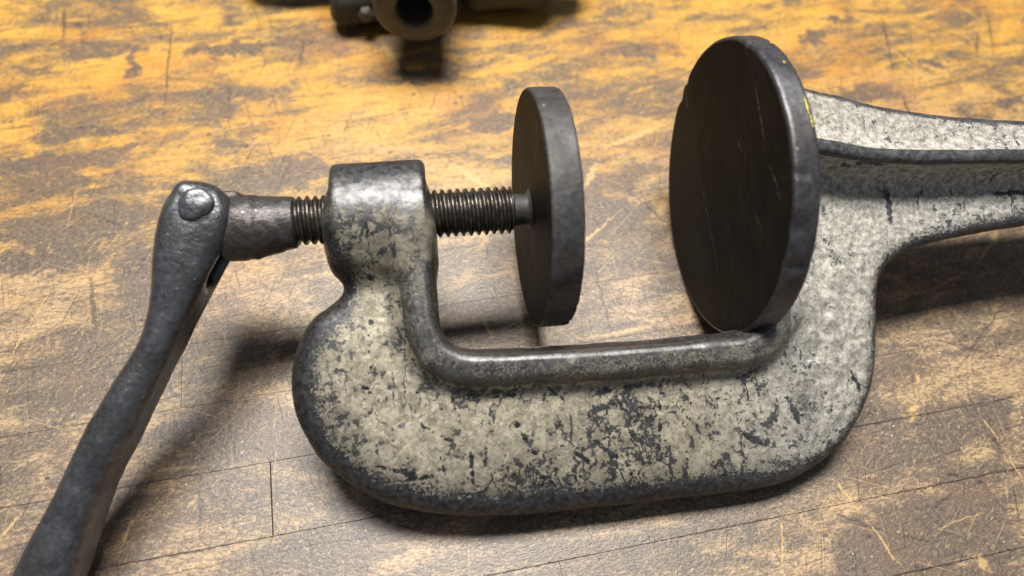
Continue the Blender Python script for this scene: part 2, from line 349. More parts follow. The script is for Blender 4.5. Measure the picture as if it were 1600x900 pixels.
M_WOOD = {}
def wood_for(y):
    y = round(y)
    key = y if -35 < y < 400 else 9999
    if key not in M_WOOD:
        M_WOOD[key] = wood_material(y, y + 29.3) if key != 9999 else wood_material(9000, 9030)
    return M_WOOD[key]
M_CAST = casting_material()
M_HANDLE = iron_material('black_forged_iron', (0.095, 0.097, 0.104), (0.185, 0.190, 0.205), (0.100, 0.096, 0.094), 0.35, 0.85, 0.00040)
M_DISC = iron_material('blue_grey_rim_steel', (0.070, 0.068, 0.074), (0.135, 0.133, 0.143), (0.085, 0.072, 0.066), 0.45, 0.8, 0.00020)
M_PAD = iron_material('charcoal_rim_steel', (0.045, 0.043, 0.043), (0.095, 0.092, 0.092), (0.06, 0.05, 0.043), 0.58, 0.5, 0.00028)
def face_material():
    k = NT('rusty_shaded_plate_face')  # rust brown, darkened further to hold the shade of the unlit side
    P = k.mapping(k.obj(), (1000, 1000, 1000))
    sep = k.node('ShaderNodeSeparateXYZ'); k.set(sep.inputs[0], P)
    streak = k.noise(k.mapping(P, (0.1, 0.085, 0.20)), 1.0, 6, 0.72, 0.5)
    blot = k.noise(k.mapping(P, (0.1, 0.04, 0.06), loc=(4, 9, 2)), 1.0, 5, 0.65, 0.6)
    grit = k.noise(P, 0.8, 4, 0.7)
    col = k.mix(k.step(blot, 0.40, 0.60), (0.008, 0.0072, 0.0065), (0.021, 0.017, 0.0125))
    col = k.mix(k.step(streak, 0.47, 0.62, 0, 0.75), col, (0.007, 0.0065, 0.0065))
    brown_sheen = k.math('MULTIPLY', k.step(sep.outputs[2], -24.0, -12.0, 1.0, 0.0), 0.55)  # brown sheen on the far third, put into the colour
    col = k.mix(brown_sheen, col, (0.026, 0.0205, 0.015))
    col = k.mix(k.step(k.math('ADD', k.math('MULTIPLY', grit, 0.6), k.math('MULTIPLY', streak, 0.4)), 0.57, 0.66, 0, 0.6), col, (0.055, 0.047, 0.038))
    wv = k.vmath('SCALE', k.vmath('SUBTRACT', k.noise(P, 0.2, 3, 0.7, color=True), (0.5, 0.5, 0.5)))
    wv.node.inputs['Scale'].default_value = 3.0
    Pq = k.vmath('MULTIPLY', k.vmath('ADD', P, wv), (0, 1, 1))
    acc = None
    for (y0, z0, y1, z1, w) in [(57, -26, 43, -23, .7), (40, 38, 6, 42, .8), (6, 42, -14, 50, .7), (26, -20, -40, -6, .5), (20, 20, 12, 24, .6), (-8, 28, -22, 34, .5)]:
        n = k.node('ShaderNodeMapping', vector_type='TEXTURE')
        k.set(n.inputs[0], Pq)
        n.inputs['Location'].default_value = (0, (y0 + y1) / 2, (z0 + z1) / 2)
        n.inputs['Rotation'].default_value = (math.atan2(z1 - z0, y1 - y0), 0, 0)
        n.inputs['Scale'].default_value = (1, math.hypot(y1 - y0, z1 - z0) / 2, w)
        d = k.vmath('LENGTH', n.outputs[0], out=1)
        acc = d if acc is None else k.math('MINIMUM', acc, d)
    sc = k.math('MULTIPLY', k.step(acc, 0.5, 1.0, 1.0, 0.0), k.step(grit, 0.42, 0.56))
    col = k.mix(k.math('MULTIPLY', sc, 0.5), col, (0.15, 0.13, 0.115))
    h = k.math('ADD', k.math('MULTIPLY', streak, 0.8), k.math('MULTIPLY', grit, 0.6))
    r = k.math('ADD', 0.40, k.math('MULTIPLY', blot, 0.35))
    return k.finish(col, r, 0.0, k.bump(h, 0.00035, 0.9), 0.06)
M_FACE = face_material()
M_SCREW = iron_material('oily_screw_steel', (0.055, 0.049, 0.042), (0.14, 0.128, 0.11), (0.06, 0.043, 0.03), 0.34, 0.8, 0.0003)
M_TONGUE = iron_material('rough_brown_forging', (0.055, 0.052, 0.052), (0.125, 0.12, 0.12), (0.08, 0.064, 0.055), 0.46, 0.75, 0.0006)
M_TOOL = iron_material('oily_dark_tool_iron', (0.016, 0.015, 0.012), (0.030, 0.028, 0.023), (0.020, 0.016, 0.012), 0.55, 0.1, 0.0003)
M_BARREL = iron_material('olive_grey_tube_iron', (0.045, 0.042, 0.034), (0.075, 0.070, 0.058), (0.05, 0.043, 0.033), 0.5, 0.2, 0.0003)
def plain(name, col, rough=0.6):
    k = NT(name)
    P = k.mapping(k.obj(), (1000, 1000, 1000))
    n = k.noise(P, 0.4, 4, 0.6)
    return k.finish(k.mix(n, col, tuple(c * 0.6 for c in col)), rough)
M_GAP = plain('dark_seam_filler', (0.022, 0.017, 0.014), 0.8)
M_YEL = plain('yellow_paint', (0.62, 0.50, 0.03), 0.5)

# ------------------------------------------------------------------ mesh helpers
def mesh_obj(name, V, F, mat, parent=None, smooth=True, normals=None, attrs=None):
    me = bpy.data.meshes.new(name)
    V = np.asarray(V, dtype=np.float32) * MM
    me.from_pydata(V.tolist() if len(V) < 5000 else [tuple(v) for v in V.tolist()], [], F if isinstance(F, list) else F.tolist())
    if smooth:
        me.polygons.foreach_set('use_smooth', np.ones(len(me.polygons), dtype=bool))
    me.materials.append(mat)
    if attrs:
        for an, av in attrs.items():
            a = me.attributes.new(an, 'FLOAT', 'POINT')
            a.data.foreach_set('value', np.asarray(av, dtype=np.float32))
    if normals is not None:
        me.normals_split_custom_set_from_vertices([tuple(x) for x in normals.tolist()])
    me.update()
    o = bpy.data.objects.new(name, me)
    C.objects.link(o)
    if parent is not None:
        o.parent = parent
    return o

def empty(name, mat4, label=None, cat=None):
    o = bpy.data.objects.new(name, None)
    o.empty_display_size = 0.02
    C.objects.link(o)
    o.matrix_world = mat4
    if label:
        o['label'] = label; o['category'] = cat
    return o

def sstep(a, b, x):
    t = np.clip((x - a) / (b - a), 0, 1)
    return t * t * (3 - 2 * t)
def smin(a, b, k):
    h = np.maximum(k - np.abs(a - b), 0) / k
    return np.minimum(a, b) - h * h * k * 0.25
def smax(a, b, k):
    return -smin(-a, -b, k)

def vnoise(P, freq, seed):
    Q = P * freq + seed * 17.31
    i = np.floor(Q).astype(np.int64); f = Q - i
    f = f * f * (3 - 2 * f)
    def hsh(x, y, z):
        h = (x * 374761393 + y * 668265263 + z * 2147483647 + seed * 1274126177) & 0xffffffff
        h = ((h ^ (h >> 13)) * 1274126177) & 0xffffffff
        return ((h ^ (h >> 16)) & 0xffff) / 65535.0 - 0.5
    r = 0
    for dx in (0, 1):
        for dy in (0, 1):
            for dz in (0, 1):
                w = (f[:, 0] if dx else 1 - f[:, 0]) * (f[:, 1] if dy else 1 - f[:, 1]) * (f[:, 2] if dz else 1 - f[:, 2])
                r = r + w * hsh(i[:, 0] + dx, i[:, 1] + dy, i[:, 2] + dz)
    return r

def catmull(pts, n=5, closed=True):
    pts = np.asarray(pts, float); m = len(pts); out = []
    rng = range(m) if closed else range(m - 1)
    for i in rng:
        if closed:
            p0, p1, p2, p3 = pts[i - 1], pts[i], pts[(i + 1) % m], pts[(i + 2) % m]
        else:
            p0, p1, p2, p3 = pts[max(i - 1, 0)], pts[i], pts[i + 1], pts[min(i + 2, m - 1)]
        for t in np.linspace(0, 1, n, endpoint=False):
            a = 0.5 * ((2 * p1) + (p2 - p0) * t + (2 * p0 - 5 * p1 + 4 * p2 - p3) * t * t + (3 * p1 - p0 - 3 * p2 + p3) * t ** 3)
            out.append(a)
    if not closed:
        out.append(pts[-1])
    return np.array(out)

def seg_dist(X, Y, pts, closed):
    d = np.full(X.shape, 1e9)
    m = len(pts)
    for i in range(m if closed else m - 1):
        a, b = pts[i], pts[(i + 1) % m]
        e = b - a
        t = np.clip(((X - a[0]) * e[0] + (Y - a[1]) * e[1]) / max(e @ e, 1e-9), 0, 1)
        d = np.minimum(d, (X - a[0] - t * e[0]) ** 2 + (Y - a[1] - t * e[1]) ** 2)
    return np.sqrt(d)
def poly_sdf(X, Y, pts):
    d = seg_dist(X, Y, pts, True)
    ins = np.zeros(X.shape, bool)
    m = len(pts)
    for i in range(m):
        a, b = pts[i], pts[(i + 1) % m]
        if a[1] == b[1]:
            continue
        c = ((a[1] > Y) != (b[1] > Y)) & (X < (b[0] - a[0]) * (Y - a[1]) / (b[1] - a[1]) + a[0])
        ins ^= c
    return np.where(ins, -d, d)

def surface_nets(S, org, h):
    """quad surface of S = 0 on a regular grid"""
    nx, ny, nz = S.shape
    cx, cy, cz = nx - 1, ny - 1, nz - 1
    neg = S < 0
    acc = []; cells = []; quads = []
    def cid(i, j, k):
        return (i * cy + j) * cz + k
    for ax in range(3):
        a = [slice(None)] * 3; b = [slice(None)] * 3
        a[ax] = slice(0, -1); b[ax] = slice(1, None)
        A, B = S[tuple(a)], S[tuple(b)]
        idx = np.argwhere(neg[tuple(a)] != neg[tuple(b)])
        s0 = A[idx[:, 0], idx[:, 1], idx[:, 2]]; s1 = B[idx[:, 0], idx[:, 1], idx[:, 2]]
        pos = idx.astype(float); pos[:, ax] += s0 / (s0 - s1)
        o1, o2 = [(1, 2), (2, 0), (0, 1)][ax]
        ok = (idx[:, o1] > 0) & (idx[:, o2] > 0) & (idx[:, o1] < S.shape[o1] - 1) & (idx[:, o2] < S.shape[o2] - 1)
        idx = idx[ok]; pos = pos[ok]; s0 = s0[ok]
        q = []
        for (d1, d2) in ((0, 0), (-1, 0), (-1, -1), (0, -1)):
            c = idx.copy(); c[:, o1] += d1; c[:, o2] += d2
            ci = cid(c[:, 0], c[:, 1], c[:, 2]); q.append(ci)
            cells.append(ci); acc.append(pos)
        q = np.stack(q, 1)
        flip = s0 > 0
        q[flip] = q[flip][:, ::-1]
        quads.append(q)
    cells = np.concatenate(cells); acc = np.concatenate(acc); quads = np.concatenate(quads)
    uq, inv = np.unique(cells, return_inverse=True)
    cnt = np.bincount(inv)
    V = np.stack([np.bincount(inv, weights=acc[:, i]) / cnt for i in range(3)], 1)
    F = np.searchsorted(uq, quads)
    return V * h + np.array(org), F
def vert_normals(V, F):
    n = np.cross(V[F[:, 2]] - V[F[:, 0]], V[F[:, 3]] - V[F[:, 1]])
    N = np.zeros_like(V)
    for i in range(4):
        for c in range(3):
            N[:, c] += np.bincount(F[:, i], weights=n[:, c], minlength=len(V))
    return N / np.maximum(np.linalg.norm(N, axis=1, keepdims=True), 1e-12)
def submesh(name, V, F, N, sel, mat, parent, attrs=None):
    f = F[sel]
    uq, inv = np.unique(f, return_inverse=True)
    inv = inv.reshape(f.shape)
    return mesh_obj(name, V[uq], inv, mat, parent, True, N[uq], {k: v[uq] for k, v in (attrs or {}).items()})
def grid(lo, hi, h):
    ax = [np.arange(lo[i], hi[i] + h, h) for i in range(3)]
    return ax

# ------------------------------------------------------------------ bench top
GRAIN = math.radians(11.2)
def bench():
    root_m = Matrix.Rotation(GRAIN, 4, 'Z')
    x0, x1, y0, y1 = -560.0, 760.0, 13.9 - 29.3 * 8, 13.9 + 29.3 * 22
    V = [(x0, y0, -38), (x1, y0, -38), (x1, y1, -38), (x0, y1, -38), (x0, y0, -1.1), (x1, y0, -1.1), (x1, y1, -1.1), (x0, y1, -1.1)]
    F = [(3, 2, 1, 0), (4, 5, 6, 7), (0, 1, 5, 4), (1, 2, 6, 5), (2, 3, 7, 6), (3, 0, 4, 7)]
    top = mesh_obj('bench_top', V, F, M_GAP, None, False)
    top.matrix_world = root_m
    top['kind'] = 'structure'
    rng = random.Random(11)
    gaps = {}
    yy = y0
    k = 0
    edges = []
    y = y0
    while y < y1 - 1:
        edges.append(y); y += 29.3
    edges.append(y1)
    def gap(yv):
        yv = round(yv)
        if yv not in gaps:
            gaps[yv] = 0.04 if yv > 172 else (0.08 if yv > 80 else 0.14)
        return gaps[yv]
    forced = {2: [-430, -65.4, 330.0], 0: [-300, 40.0, 420], 1: [-400.0, 205.0, 560], 3: [-230.0, 150.0, 520]}
    for a, b in zip(edges[:-1], edges[1:]):
        si = round((a - 13.9) / 29.3)
        if si in forced:
            cuts = forced[si]
        else:
            c = x0 + rng.uniform(60, 330); cuts = []
            while c < x1 - 60:
                cuts.append(c); c += rng.uniform(260, 470)
        xs = [x0] + cuts + [x1]
        for p, q in zip(xs[:-1], xs[1:]):
            ga, gb = gap(a) / 2, gap(b) / 2
            e = 0.2 if si == 2 else 0.03
            X0, X1, Y0, Y1 = p + e, q - e, a + ga, b - gb
            z = rng.uniform(-0.06, 0.0); bv = 0.10 if a < 150 else 0.04
            V = []
            for (zz, s) in ((-1.0, 0.0), (z - bv * 0.8, 0.0), (z, bv)):
                V += [(X0 + s, Y0 + s, zz), (X1 - s, Y0 + s, zz), (X1 - s, Y1 - s, zz), (X0 + s, Y1 - s, zz)]
            F = [(8, 9, 10, 11)]
            for r in (0, 4):
                F += [(r + i, r + (i + 1) % 4, r + 4 + (i + 1) % 4, r + 4 + i) for i in range(4)]
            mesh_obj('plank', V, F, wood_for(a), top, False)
bench()

# ------------------------------------------------------------------ the clamp
Uw = np.array([0.991378, 0.124475, -0.040926])
W23 = np.array([0.094636, -0.896222, -0.433393])
N23 = np.array([0.090626, -0.425783, 0.900275])
OW = np.array([-4.663114, 167.546549, 61.963799])
# local axes: x = along the screw, y = away from the open side of the C (so that the set is right handed), z = up out of the C
def frame_matrix(W, N, o):
    Yl = -W
    return Matrix([[Uw[0], Yl[0], N[0], o[0] * MM], [Uw[1], Yl[1], N[1], o[1] * MM], [Uw[2], Yl[2], N[2], o[2] * MM], [0, 0, 0, 1]])
clamp = empty('bench_clamp', frame_matrix(W23, N23, OW),
              'heavy cast iron C shaped clamp with chipped pale paint and a dark crank handle', 'clamp')

OUTER = [(-53.1, 7.9), (-52.2, 11.6), (-49.5, 17.8), (-48.4, 22.7), (-50.1, 27.4), (-55.0, 31.9), (-62.2, 36.6), (-67.3, 44.1), (-70.6, 54.4), (-71.2, 64.9), (-69.0, 75.6),
    (-63.9, 86.5), (-56.3, 94.8), (-47.5, 101.6), (-36.3, 107.8), (-22.4, 112.1), (-4.3, 115.0), (12.2, 115.8), (49.6, 116.2), (88.4, 116.1), (108.4, 115.2), (122.1, 112.0),
    (136.8, 103.9), (147.1, 93.8), (152.9, 84.8), (156.2, 77.8), (158.7, 68.9), (160.2, 58.6), (161.4, 46.0), (163.4, 37.7), (167.2, 32.0), (174.0, 27.7), (182.5, 24.6),
    (202.9, 21.3), (217.4, 19.6), (234.6, 18.2), (265, 17.0), (300, 16.2), (328, 15.5)]
TAIL = [(336, 11), (338.5, -4), (336, -18)]
STOP = [(328, -22), (300, -23.0), (270, -24.0), (240.6, -25.6), (204.5, -29.2), (187.0, -31.5), (169.8, -34.8), (153.0, -39.8), (139.7, -43.2), (126, -47.5), (108, -50)]
INNER = [(108, 24), (107.4, 40), (107.0, 48.0), (104.6, 53.1), (96.5, 55.8), (84.9, 56.0), (51.3, 56.0), (16.6, 55.2), (0.0, 54.6), (-8.7, 53.4), (-14.5, 49.8), (-17.5, 42.5), (-18.2, 30.0), (-18.4, 18.0), (-18.5, 8.0)]
BTOP = [(-18.5, -6), (-52.8, -6)]

def build_casting():
    h = 0.95
    org = (-77.0, -58.0, -25.5)
    ax = grid(org, (343.0, 122.0, 25.5), h)
    nx, ny, nz = [len(a) for a in ax]
    U2, W2 = np.meshgrid(ax[0], ax[1], indexing='ij')
    outer = catmull(OUTER, 3, False)
    inner = catmull(INNER, 4, False)
    poly = np.concatenate([outer, TAIL, catmull(STOP, 2, False), inner, BTOP])
    d2 = poly_sdf(U2, W2, poly)
    din = seg_dist(U2, W2, inner, False)
    a_in = np.where(d2 < 0, din, -din)
    dout = seg_dist(U2, W2, outer, False)
    shaft = sstep(150, 195, U2) * (1 - sstep(40, 60, W2)) + 0
    shaft = np.maximum(shaft, (1 - sstep(10, 45, W2)) * sstep(108, 125, U2))
    dome = np.exp(-(np.maximum(dout, 0) / 12.0) ** 1.5) * (1 - shaft)
    thf = 9.4 - 2.4 * shaft - 3.2 * dome
    thb = 13.2 - 6.2 * shaft - 1.5 * dome
    rdf = 6.6 - 2.6 * shaft
    rdb = 9.0 - 5.0 * shaft
    rr = np.interp(ax[0], [100, 130, 152, 174, 218, 340], [-16, -14.8, -10.4, -8.6, -7.4, -5.5])[:, None]
    rib_w = np.abs(W2 - rr)
    hr = np.interp(ax[0], [105, 120, 135, 300, 325, 336], [25.4, 24.6, 24.0, 21.0, 15, 4])[:, None]
    rib_u = np.maximum(106 - U2, U2 - 334)
    S = np.empty((nx, ny, nz), np.float32)
    for kz, n in enumerate(ax[2]):
        an = abs(n)
        th, rd = (thf, rdf) if n > 0 else (thb, rdb)
        qx, qy = d2 + rd, an - th + rd
        web = np.sqrt(np.maximum(qx, 0) ** 2 + np.maximum(qy, 0) ** 2) + np.minimum(np.maximum(qx, qy), 0) - rd
        fx, fy = np.abs(a_in - 5.3) - 5.3 + 3.6, an - (18.8 - 0.16 * np.clip(a_in, 0, 14)) + 3.6
        fl = np.sqrt(np.maximum(fx, 0) ** 2 + np.maximum(fy, 0) ** 2) + np.minimum(np.maximum(fx, fy), 0) - 3.6
        fl = np.maximum(fl, (U2 - 118))
        d = smin(web, fl, 7.5)
        # fillet that carries the large plate
        gt = np.clip(((U2 - 104.5) * 11.5 + (W2 - 57.8) * -11.5) / (2 * 11.5 ** 2), 0, 1)
        gr = np.sqrt((U2 - 104.5 - gt * 11.5) ** 2 + (W2 - 57.8 + gt * 11.5) ** 2) - (3.2 + 4.0 * gt)
        gx, gy = gr + 3, an - 15.5 + 3
        gus = np.sqrt(np.maximum(gx, 0) ** 2 + np.maximum(gy, 0) ** 2) + np.minimum(np.maximum(gx, gy), 0) - 3
        d = smin(d, gus, 5.0)
        bx, by = np.sqrt(W2 ** 2 + n * n) - 20.6 + 2.6, np.abs(U2 + 35.3) - 17.5 + 2.6
        boss = np.sqrt(np.maximum(bx, 0) ** 2 + np.maximum(by, 0) ** 2) + np.minimum(np.maximum(bx, by), 0) - 2.6
        # saddle that runs the boss down into the neck
        sx, sy = np.maximum(np.abs(U2 + 38.5) - 7.5, 0), np.maximum(np.abs(W2 - 9) - 6, 0)
        sad = np.sqrt(sx ** 2 + sy ** 2 + np.maximum(an - 7, 0) ** 2) - (8.6 - 0.16 * np.clip(W2 - 4, 0, 30))
        d = smin(d, smin(boss, sad, 10), 9.0)
        kx, ky = rib_w - 2.9 + 2.2, np.maximum(an - hr, rib_u) + 2.2
        rib = np.sqrt(np.maximum(kx, 0) ** 2 + np.maximum(ky, 0) ** 2) + np.minimum(np.maximum(kx, ky), 0) - 2.2
        d = smin(d, rib, 13.0)
        S[:, :, kz] = d
    V, F = surface_nets(S, org, h)
    # foundry unevenness
    N = vert_normals(V, F)
    u, w, n = V.T
    rough_zone = sstep(112, 128, u) * sstep(5, 30, w) * (1 - sstep(88, 104, w)) * (1 - sstep(158, 185, u)) * sstep(4, 8, n) * sstep(3, 9, np.interp(w, [10, 30, 46, 60, 78, 94, 104], [175, 168, 161, 160, 156, 147, 137]) - u)
    disp = 0.75 * vnoise(V, 0.055, 1) + 0.30 * vnoise(V, 0.14, 2) + 0.12 * vnoise(V, 0.4, 3)
    disp += rough_zone * (1.5 * vnoise(V, 0.17, 4) + 1.5 * np.abs(vnoise(V, 0.33, 5)) + 0.5 * vnoise(V, 0.6, 6))
    for (bu, bw, s, amt) in [(-22.5, 56.0, 1.6, 1.6), (137, 52, 2.2, 1.6), (30, 61, 1.2, 0.9), (82, 60, 2.5, 0.9), (134.5, 56.5, 2.0, -1.2), (146, 72, 2.0, -0.9), (-6, 77, 1.5, -0.5)]:
        disp += amt * np.exp(-((u - bu) ** 2 + (w - bw) ** 2) / (2 * s * s)) * (n > 0)
    V = V + N * disp[:, None]
    N = vert_normals(V, F)
    # how far paint is worn through, plus shade painted at the groove and left edge
    def samp(G):
        i = np.clip(np.round((u - org[0]) / h).astype(int), 0, nx - 1); j = np.clip(np.round((w - org[1]) / h).astype(int), 0, ny - 1)
        return G[i, j]
    do, ai = samp(dout), samp(a_in)
    left = 1 - sstep(95, 135, u)
    bw_ = 6.0 * left + 3.4 * (1 - left)
    bw_ = np.where((u < -14) & (w < 42), 0.5 + 5.5 * sstep(26, 42, w), bw_)
    bare = 0.55 * (1 - sstep(bw_ - 6.5, bw_ + 6.0, do)) + 0.45 * (1 - sstep(bw_ - 6.0, bw_ + 13.0 * left + 7.0, do))  # edge wear, widened on the left to paint its shading falloff
    bare = np.maximum(bare, 0)
    in_boss = (u < -14) & (u > -56)
    bare = np.maximum(bare, np.where(in_boss, 0.95 * (1.0 - sstep(-14, 13, w)), 0))
    bare = np.maximum(bare, np.where(in_boss, 0.20 * (1 - sstep(20, 44, w)), 0))
    onfl = (ai > -1) & (ai < 12.5) & (np.abs(n) > 12.0) & (u < 116)
    flv = np.interp(u, [-20, -8, 8, 90, 105], [0.48, 0.50, 0.40, 0.36, 0.32]) * np.where(u < -8, 0.45 + 0.55 * sstep(18, 36, w), 1.0)
    bare = np.maximum(bare, np.where(onfl, flv, 0))
    bare = np.maximum(bare, np.where((ai > -2) & (ai < 3.0) & (u < 112) & (w > 20), 0.58, 0))
    groove = np.exp(-((ai - 15.0) / 3.6) ** 2) * (u < 108)  # shade in the fillet beside the flange, darkened into the chipped paint
    bare = np.maximum(bare, 0.22 * groove + 0.10 * groove * (u < 0))
    bare = np.maximum(bare, 0.7 * np.exp(-(((u + 50) / 5) ** 2 + ((w - 19) / 8) ** 2)))
    # dense flaking along the belly of the C, and a rubbed patch at its heel
    bare = np.maximum(bare, 0.16 * np.exp(-((w - 92) / 15) ** 2) * sstep(-50, -10, u) * (1 - sstep(118, 140, u)))
    bare = np.maximum(bare, 0.34 * np.exp(-(((u - 122) / 8) ** 2 + ((w - 84) / 13) ** 2)))
    bare = np.maximum(bare, 0.38 * np.exp(-(((u - 154) / 5) ** 2 + ((w - 72) / 8) ** 2)))
    bare = np.maximum(bare, 0.22 * np.exp(-(((u + 42) / 18) ** 2 + ((w - 99) / 6) ** 2)))
    ribv = np.interp(u, [100, 130, 152, 174, 218, 340], [-16, -14.8, -10.4, -8.6, -7.4, -5.5])
    ribh = np.interp(u, [105, 120, 135, 300, 325, 336], [25.4, 24.6, 24.0, 21.0, 15, 4])
    onrib = (np.abs(w - ribv) < 5) & (np.abs(n) > ribh - 3.0) & (u > 112)
    bare = np.maximum(bare, np.where(onrib, 1.0, 0))
    stp = poly_sdf  # top edge of the shaft
    ttop = np.interp(u, [113, 126, 139.7, 153, 169.8, 187, 204.5, 240.6, 340], [-50, -47.5, -43.2, -39.8, -34.8, -31.5, -29.2, -25.6, -22])
    bare = np.maximum(bare, np.where(u > 114, 0.95 * (1 - sstep(1.0, 4.5, w - ttop)), 0))
    bare = np.where((u > 125) & (w < 45), bare - 0.05, bare)
    bare = np.maximum(bare, 0.62 * np.exp(-(((u - 101) / 6.5) ** 2 + ((w - 51) / 6.0) ** 2) ** 2))
    bare += 0.10 * vnoise(V, 0.09, 9)
    gray = np.clip(sstep(70, 125, u) * 0.9 + sstep(160, 190, u) * 0.15, 0, 1)
    pol = np.where(onfl, 0.30, 0.0) + np.where(in_boss & (w < 8), 0.14, 0.0)
    kd = np.full(len(V), 9.0)
    for (x0, y0, x1, y1, hw) in CHIPS:
        ex, ey = x1 - x0, -(y1 - y0)
        t = np.clip(((u - x0) * ex + (w + y0) * ey) / (ex * ex + ey * ey), 0, 1)
        kd = np.minimum(kd, np.hypot(u - x0 - t * ex, w + y0 - t * ey) - (hw * 0.75 - 0.20) * (0.35 + 0.65 * np.sin(np.pi * (0.12 + 0.76 * t))))
    kd = np.where(n > 0, kd, 9.0)
    attrs = {'bare': bare, 'gray': gray, 'polish': pol, 'knock': kd}
    V = V * np.array([1, -1, 1]); N = N * np.array([1, -1, 1])
    F = F[:, ::-1]
    fc = V[F].mean(1); fu, fw, fn = fc[:, 0], -fc[:, 1], fc[:, 2]
    f_rib = onrib[F].all(1)
    f_sh = (fu > 113) & (fw < 27) & ~f_rib
    f_bo = (fu < -15) & (fw < 9) & ~f_rib & ~f_sh
    f_fl = onfl[F].all(1) & ~f_sh & ~f_bo & ~f_rib
    f_fr = ~(f_rib | f_sh | f_bo | f_fl)
    fr = submesh('frame', V, F, N, f_fr, M_CAST, clamp, attrs)
    fr['label'] = 'C shaped cast web with flaking beige paint'
    fl = submesh('inner_flange', V, F, N, f_fl, M_CAST, fr, attrs)
    bo = submesh('screw_boss', V, F, N, f_bo, M_CAST, fr, attrs)
    bo['label'] = 'rounded bare dark boss that carries the screw'
    sh = submesh('shaft', V, F, N, f_sh, M_CAST, clamp, attrs)
    sh['label'] = 'tapering pale painted shaft behind the large plate'
    rb = submesh('rib', V, F, N, f_rib, M_CAST, sh, attrs)
    rb['label'] = 'dark bare ridge along the shaft'
build_casting()

# plates turned on a lathe, then battered
def plate(name, u0, thick, R, wc, rnd, seed, notches=(), segs=288, parent=clamp, mat=M_DISC, wob=0.25):
    prof = []
    for t in np.linspace(0.0, 1, 26)[1:]:
        prof.append((R * 0.985 * t if t < 1 else R - rnd, 0.0))
    prof[-1] = (R - rnd, 0.0)
    for t in np.linspace(0, math.pi / 2, 5)[1:]:
        prof.append((R - rnd + rnd * math.sin(t), rnd - rnd * math.cos(t)))
    for t in np.linspace(0, 1, 9)[1:-1]:
        prof.append((R, rnd + (thick - 2 * rnd) * t))
    for t in np.linspace(0, math.pi / 2, 5):
        prof.append((R - rnd + rnd * math.cos(t), thick - rnd + rnd * math.sin(t)))
    prof = [p for i, p in enumerate(prof) if i == 0 or abs(p[0] - prof[i - 1][0]) + abs(p[1] - prof[i - 1][1]) > 1e-4 or True]
    prof.append((R * 0.5, thick)); 
    P = np.array(prof)
    th = np.linspace(0, 2 * math.pi, segs, endpoint=False)
    rr = np.repeat(P[:, 0][:, None], segs, 1); uu = np.repeat(P[:, 1][:, None], segs, 1)
    TH = np.repeat(th[None], len(P), 0)
    edge = np.clip((rr - R * 0.86) / (R * 0.13), 0, 1)
    Q = np.stack([rr * np.cos(TH), rr * np.sin(TH), uu], -1).reshape(-1, 3)
    nz = (wob * 2 * vnoise(Q, 0.05, seed) + wob * 1.5 * vnoise(Q, 0.16, seed + 1) + wob * 0.9 * vnoise(Q, 0.5, seed + 2)).reshape(rr.shape)
    rr = rr + edge * nz
    uu = uu + 0.10 * edge * nz + 0.05 * vnoise(Q, 0.07, seed + 5).reshape(rr.shape)
    for (ang, width, depth, u_lo, u_hi) in notches:
        da = (TH - math.radians(ang) + math.pi) % (2 * math.pi) - math.pi
        g = np.exp(-(da / math.radians(width)) ** 2) * ((uu >= u_lo - 0.5) & (uu <= u_hi + 0.5))
        rr = rr - depth * g * (rr > R * 0.93)
    V = np.stack([u0 + uu, -(wc + rr * np.sin(TH)), rr * np.cos(TH)], -1).reshape(-1, 3)
    V = np.concatenate([V, [[u0, -wc, 0]], [[u0 + thick, -wc, 0]]])
    m = len(P); F = []
    for i in range(m - 1):
        for j in range(segs):
            j2 = (j + 1) % segs
            F.append((i * segs + j, i * segs + j2, (i + 1) * segs + j2, (i + 1) * segs + j))
    c0, c1 = m * segs, m * segs + 1
    for j in range(segs):
        F.append((c0, (j + 1) % segs, j)); F.append((c1, (m - 1) * segs + j, (m - 1) * segs + (j + 1) % segs))
    o = mesh_obj(name, V, F, mat, parent)
    o.data.materials.append(M_FACE)
    mi = np.zeros(len(F), dtype=np.int32)
    mi[:24 * segs] = 1; mi[(m - 1) * segs:] = 1
    o.data.polygons.foreach_set('material_index', mi)
    return o

anvil = plate('fixed_plate', 99.8, 9.8, 59.0, -3.6, 1.5, 21,
    notches=[(-122, 3.0, 2.2, -1, 3), (-113, 2.0, 1.6, -1, 4), (-52, 1.0, 1.1, -1, 14), (7, 1.0, 0.8, -1, 5), (24, 2.8, 0.7, 0, 6), (38, 1.6, 1.0, -1, 7)], wob=0.15)
anvil['label'] = 'large dark round plate fixed to the frame'
# stray yellow paint on its rim
def dab(ang0, ang1, uc, wd, seed):
    rng = np.random.RandomState(seed); V = []; F = []
    n = 14
    for i in range(n):
        t = i / (n - 1); a = math.radians(ang0 + (ang1 - ang0) * t)
        half = wd * (0.35 + 0.65 * math.sin(math.pi * t)) * rng.uniform(0.6, 1.1)
        for (s, rz) in ((-1, 59.25), (0, 59.65), (1, 59.25)):
            R = rz
            V.append((uc + s * half + rng.uniform(-.2, .2), 3.6 - R * math.sin(a), R * math.cos(a)))
    for i in range(n - 1):
        for k in range(2):
            F.append((i * 3 + k, i * 3 + k + 1, (i + 1) * 3 + k + 1, (i + 1) * 3 + k))
    o = mesh_obj('paint_smear', V, F, M_YEL, anvil)
    o['label'] = 'small smear of yellow paint on the rim'
dab(-19, -12.5, 107.6, 0.6, 3)
dab(-12, -8, 107.9, 0.3, 4)
dab(-35.5, -34.3, 106.0, 0.35, 5)

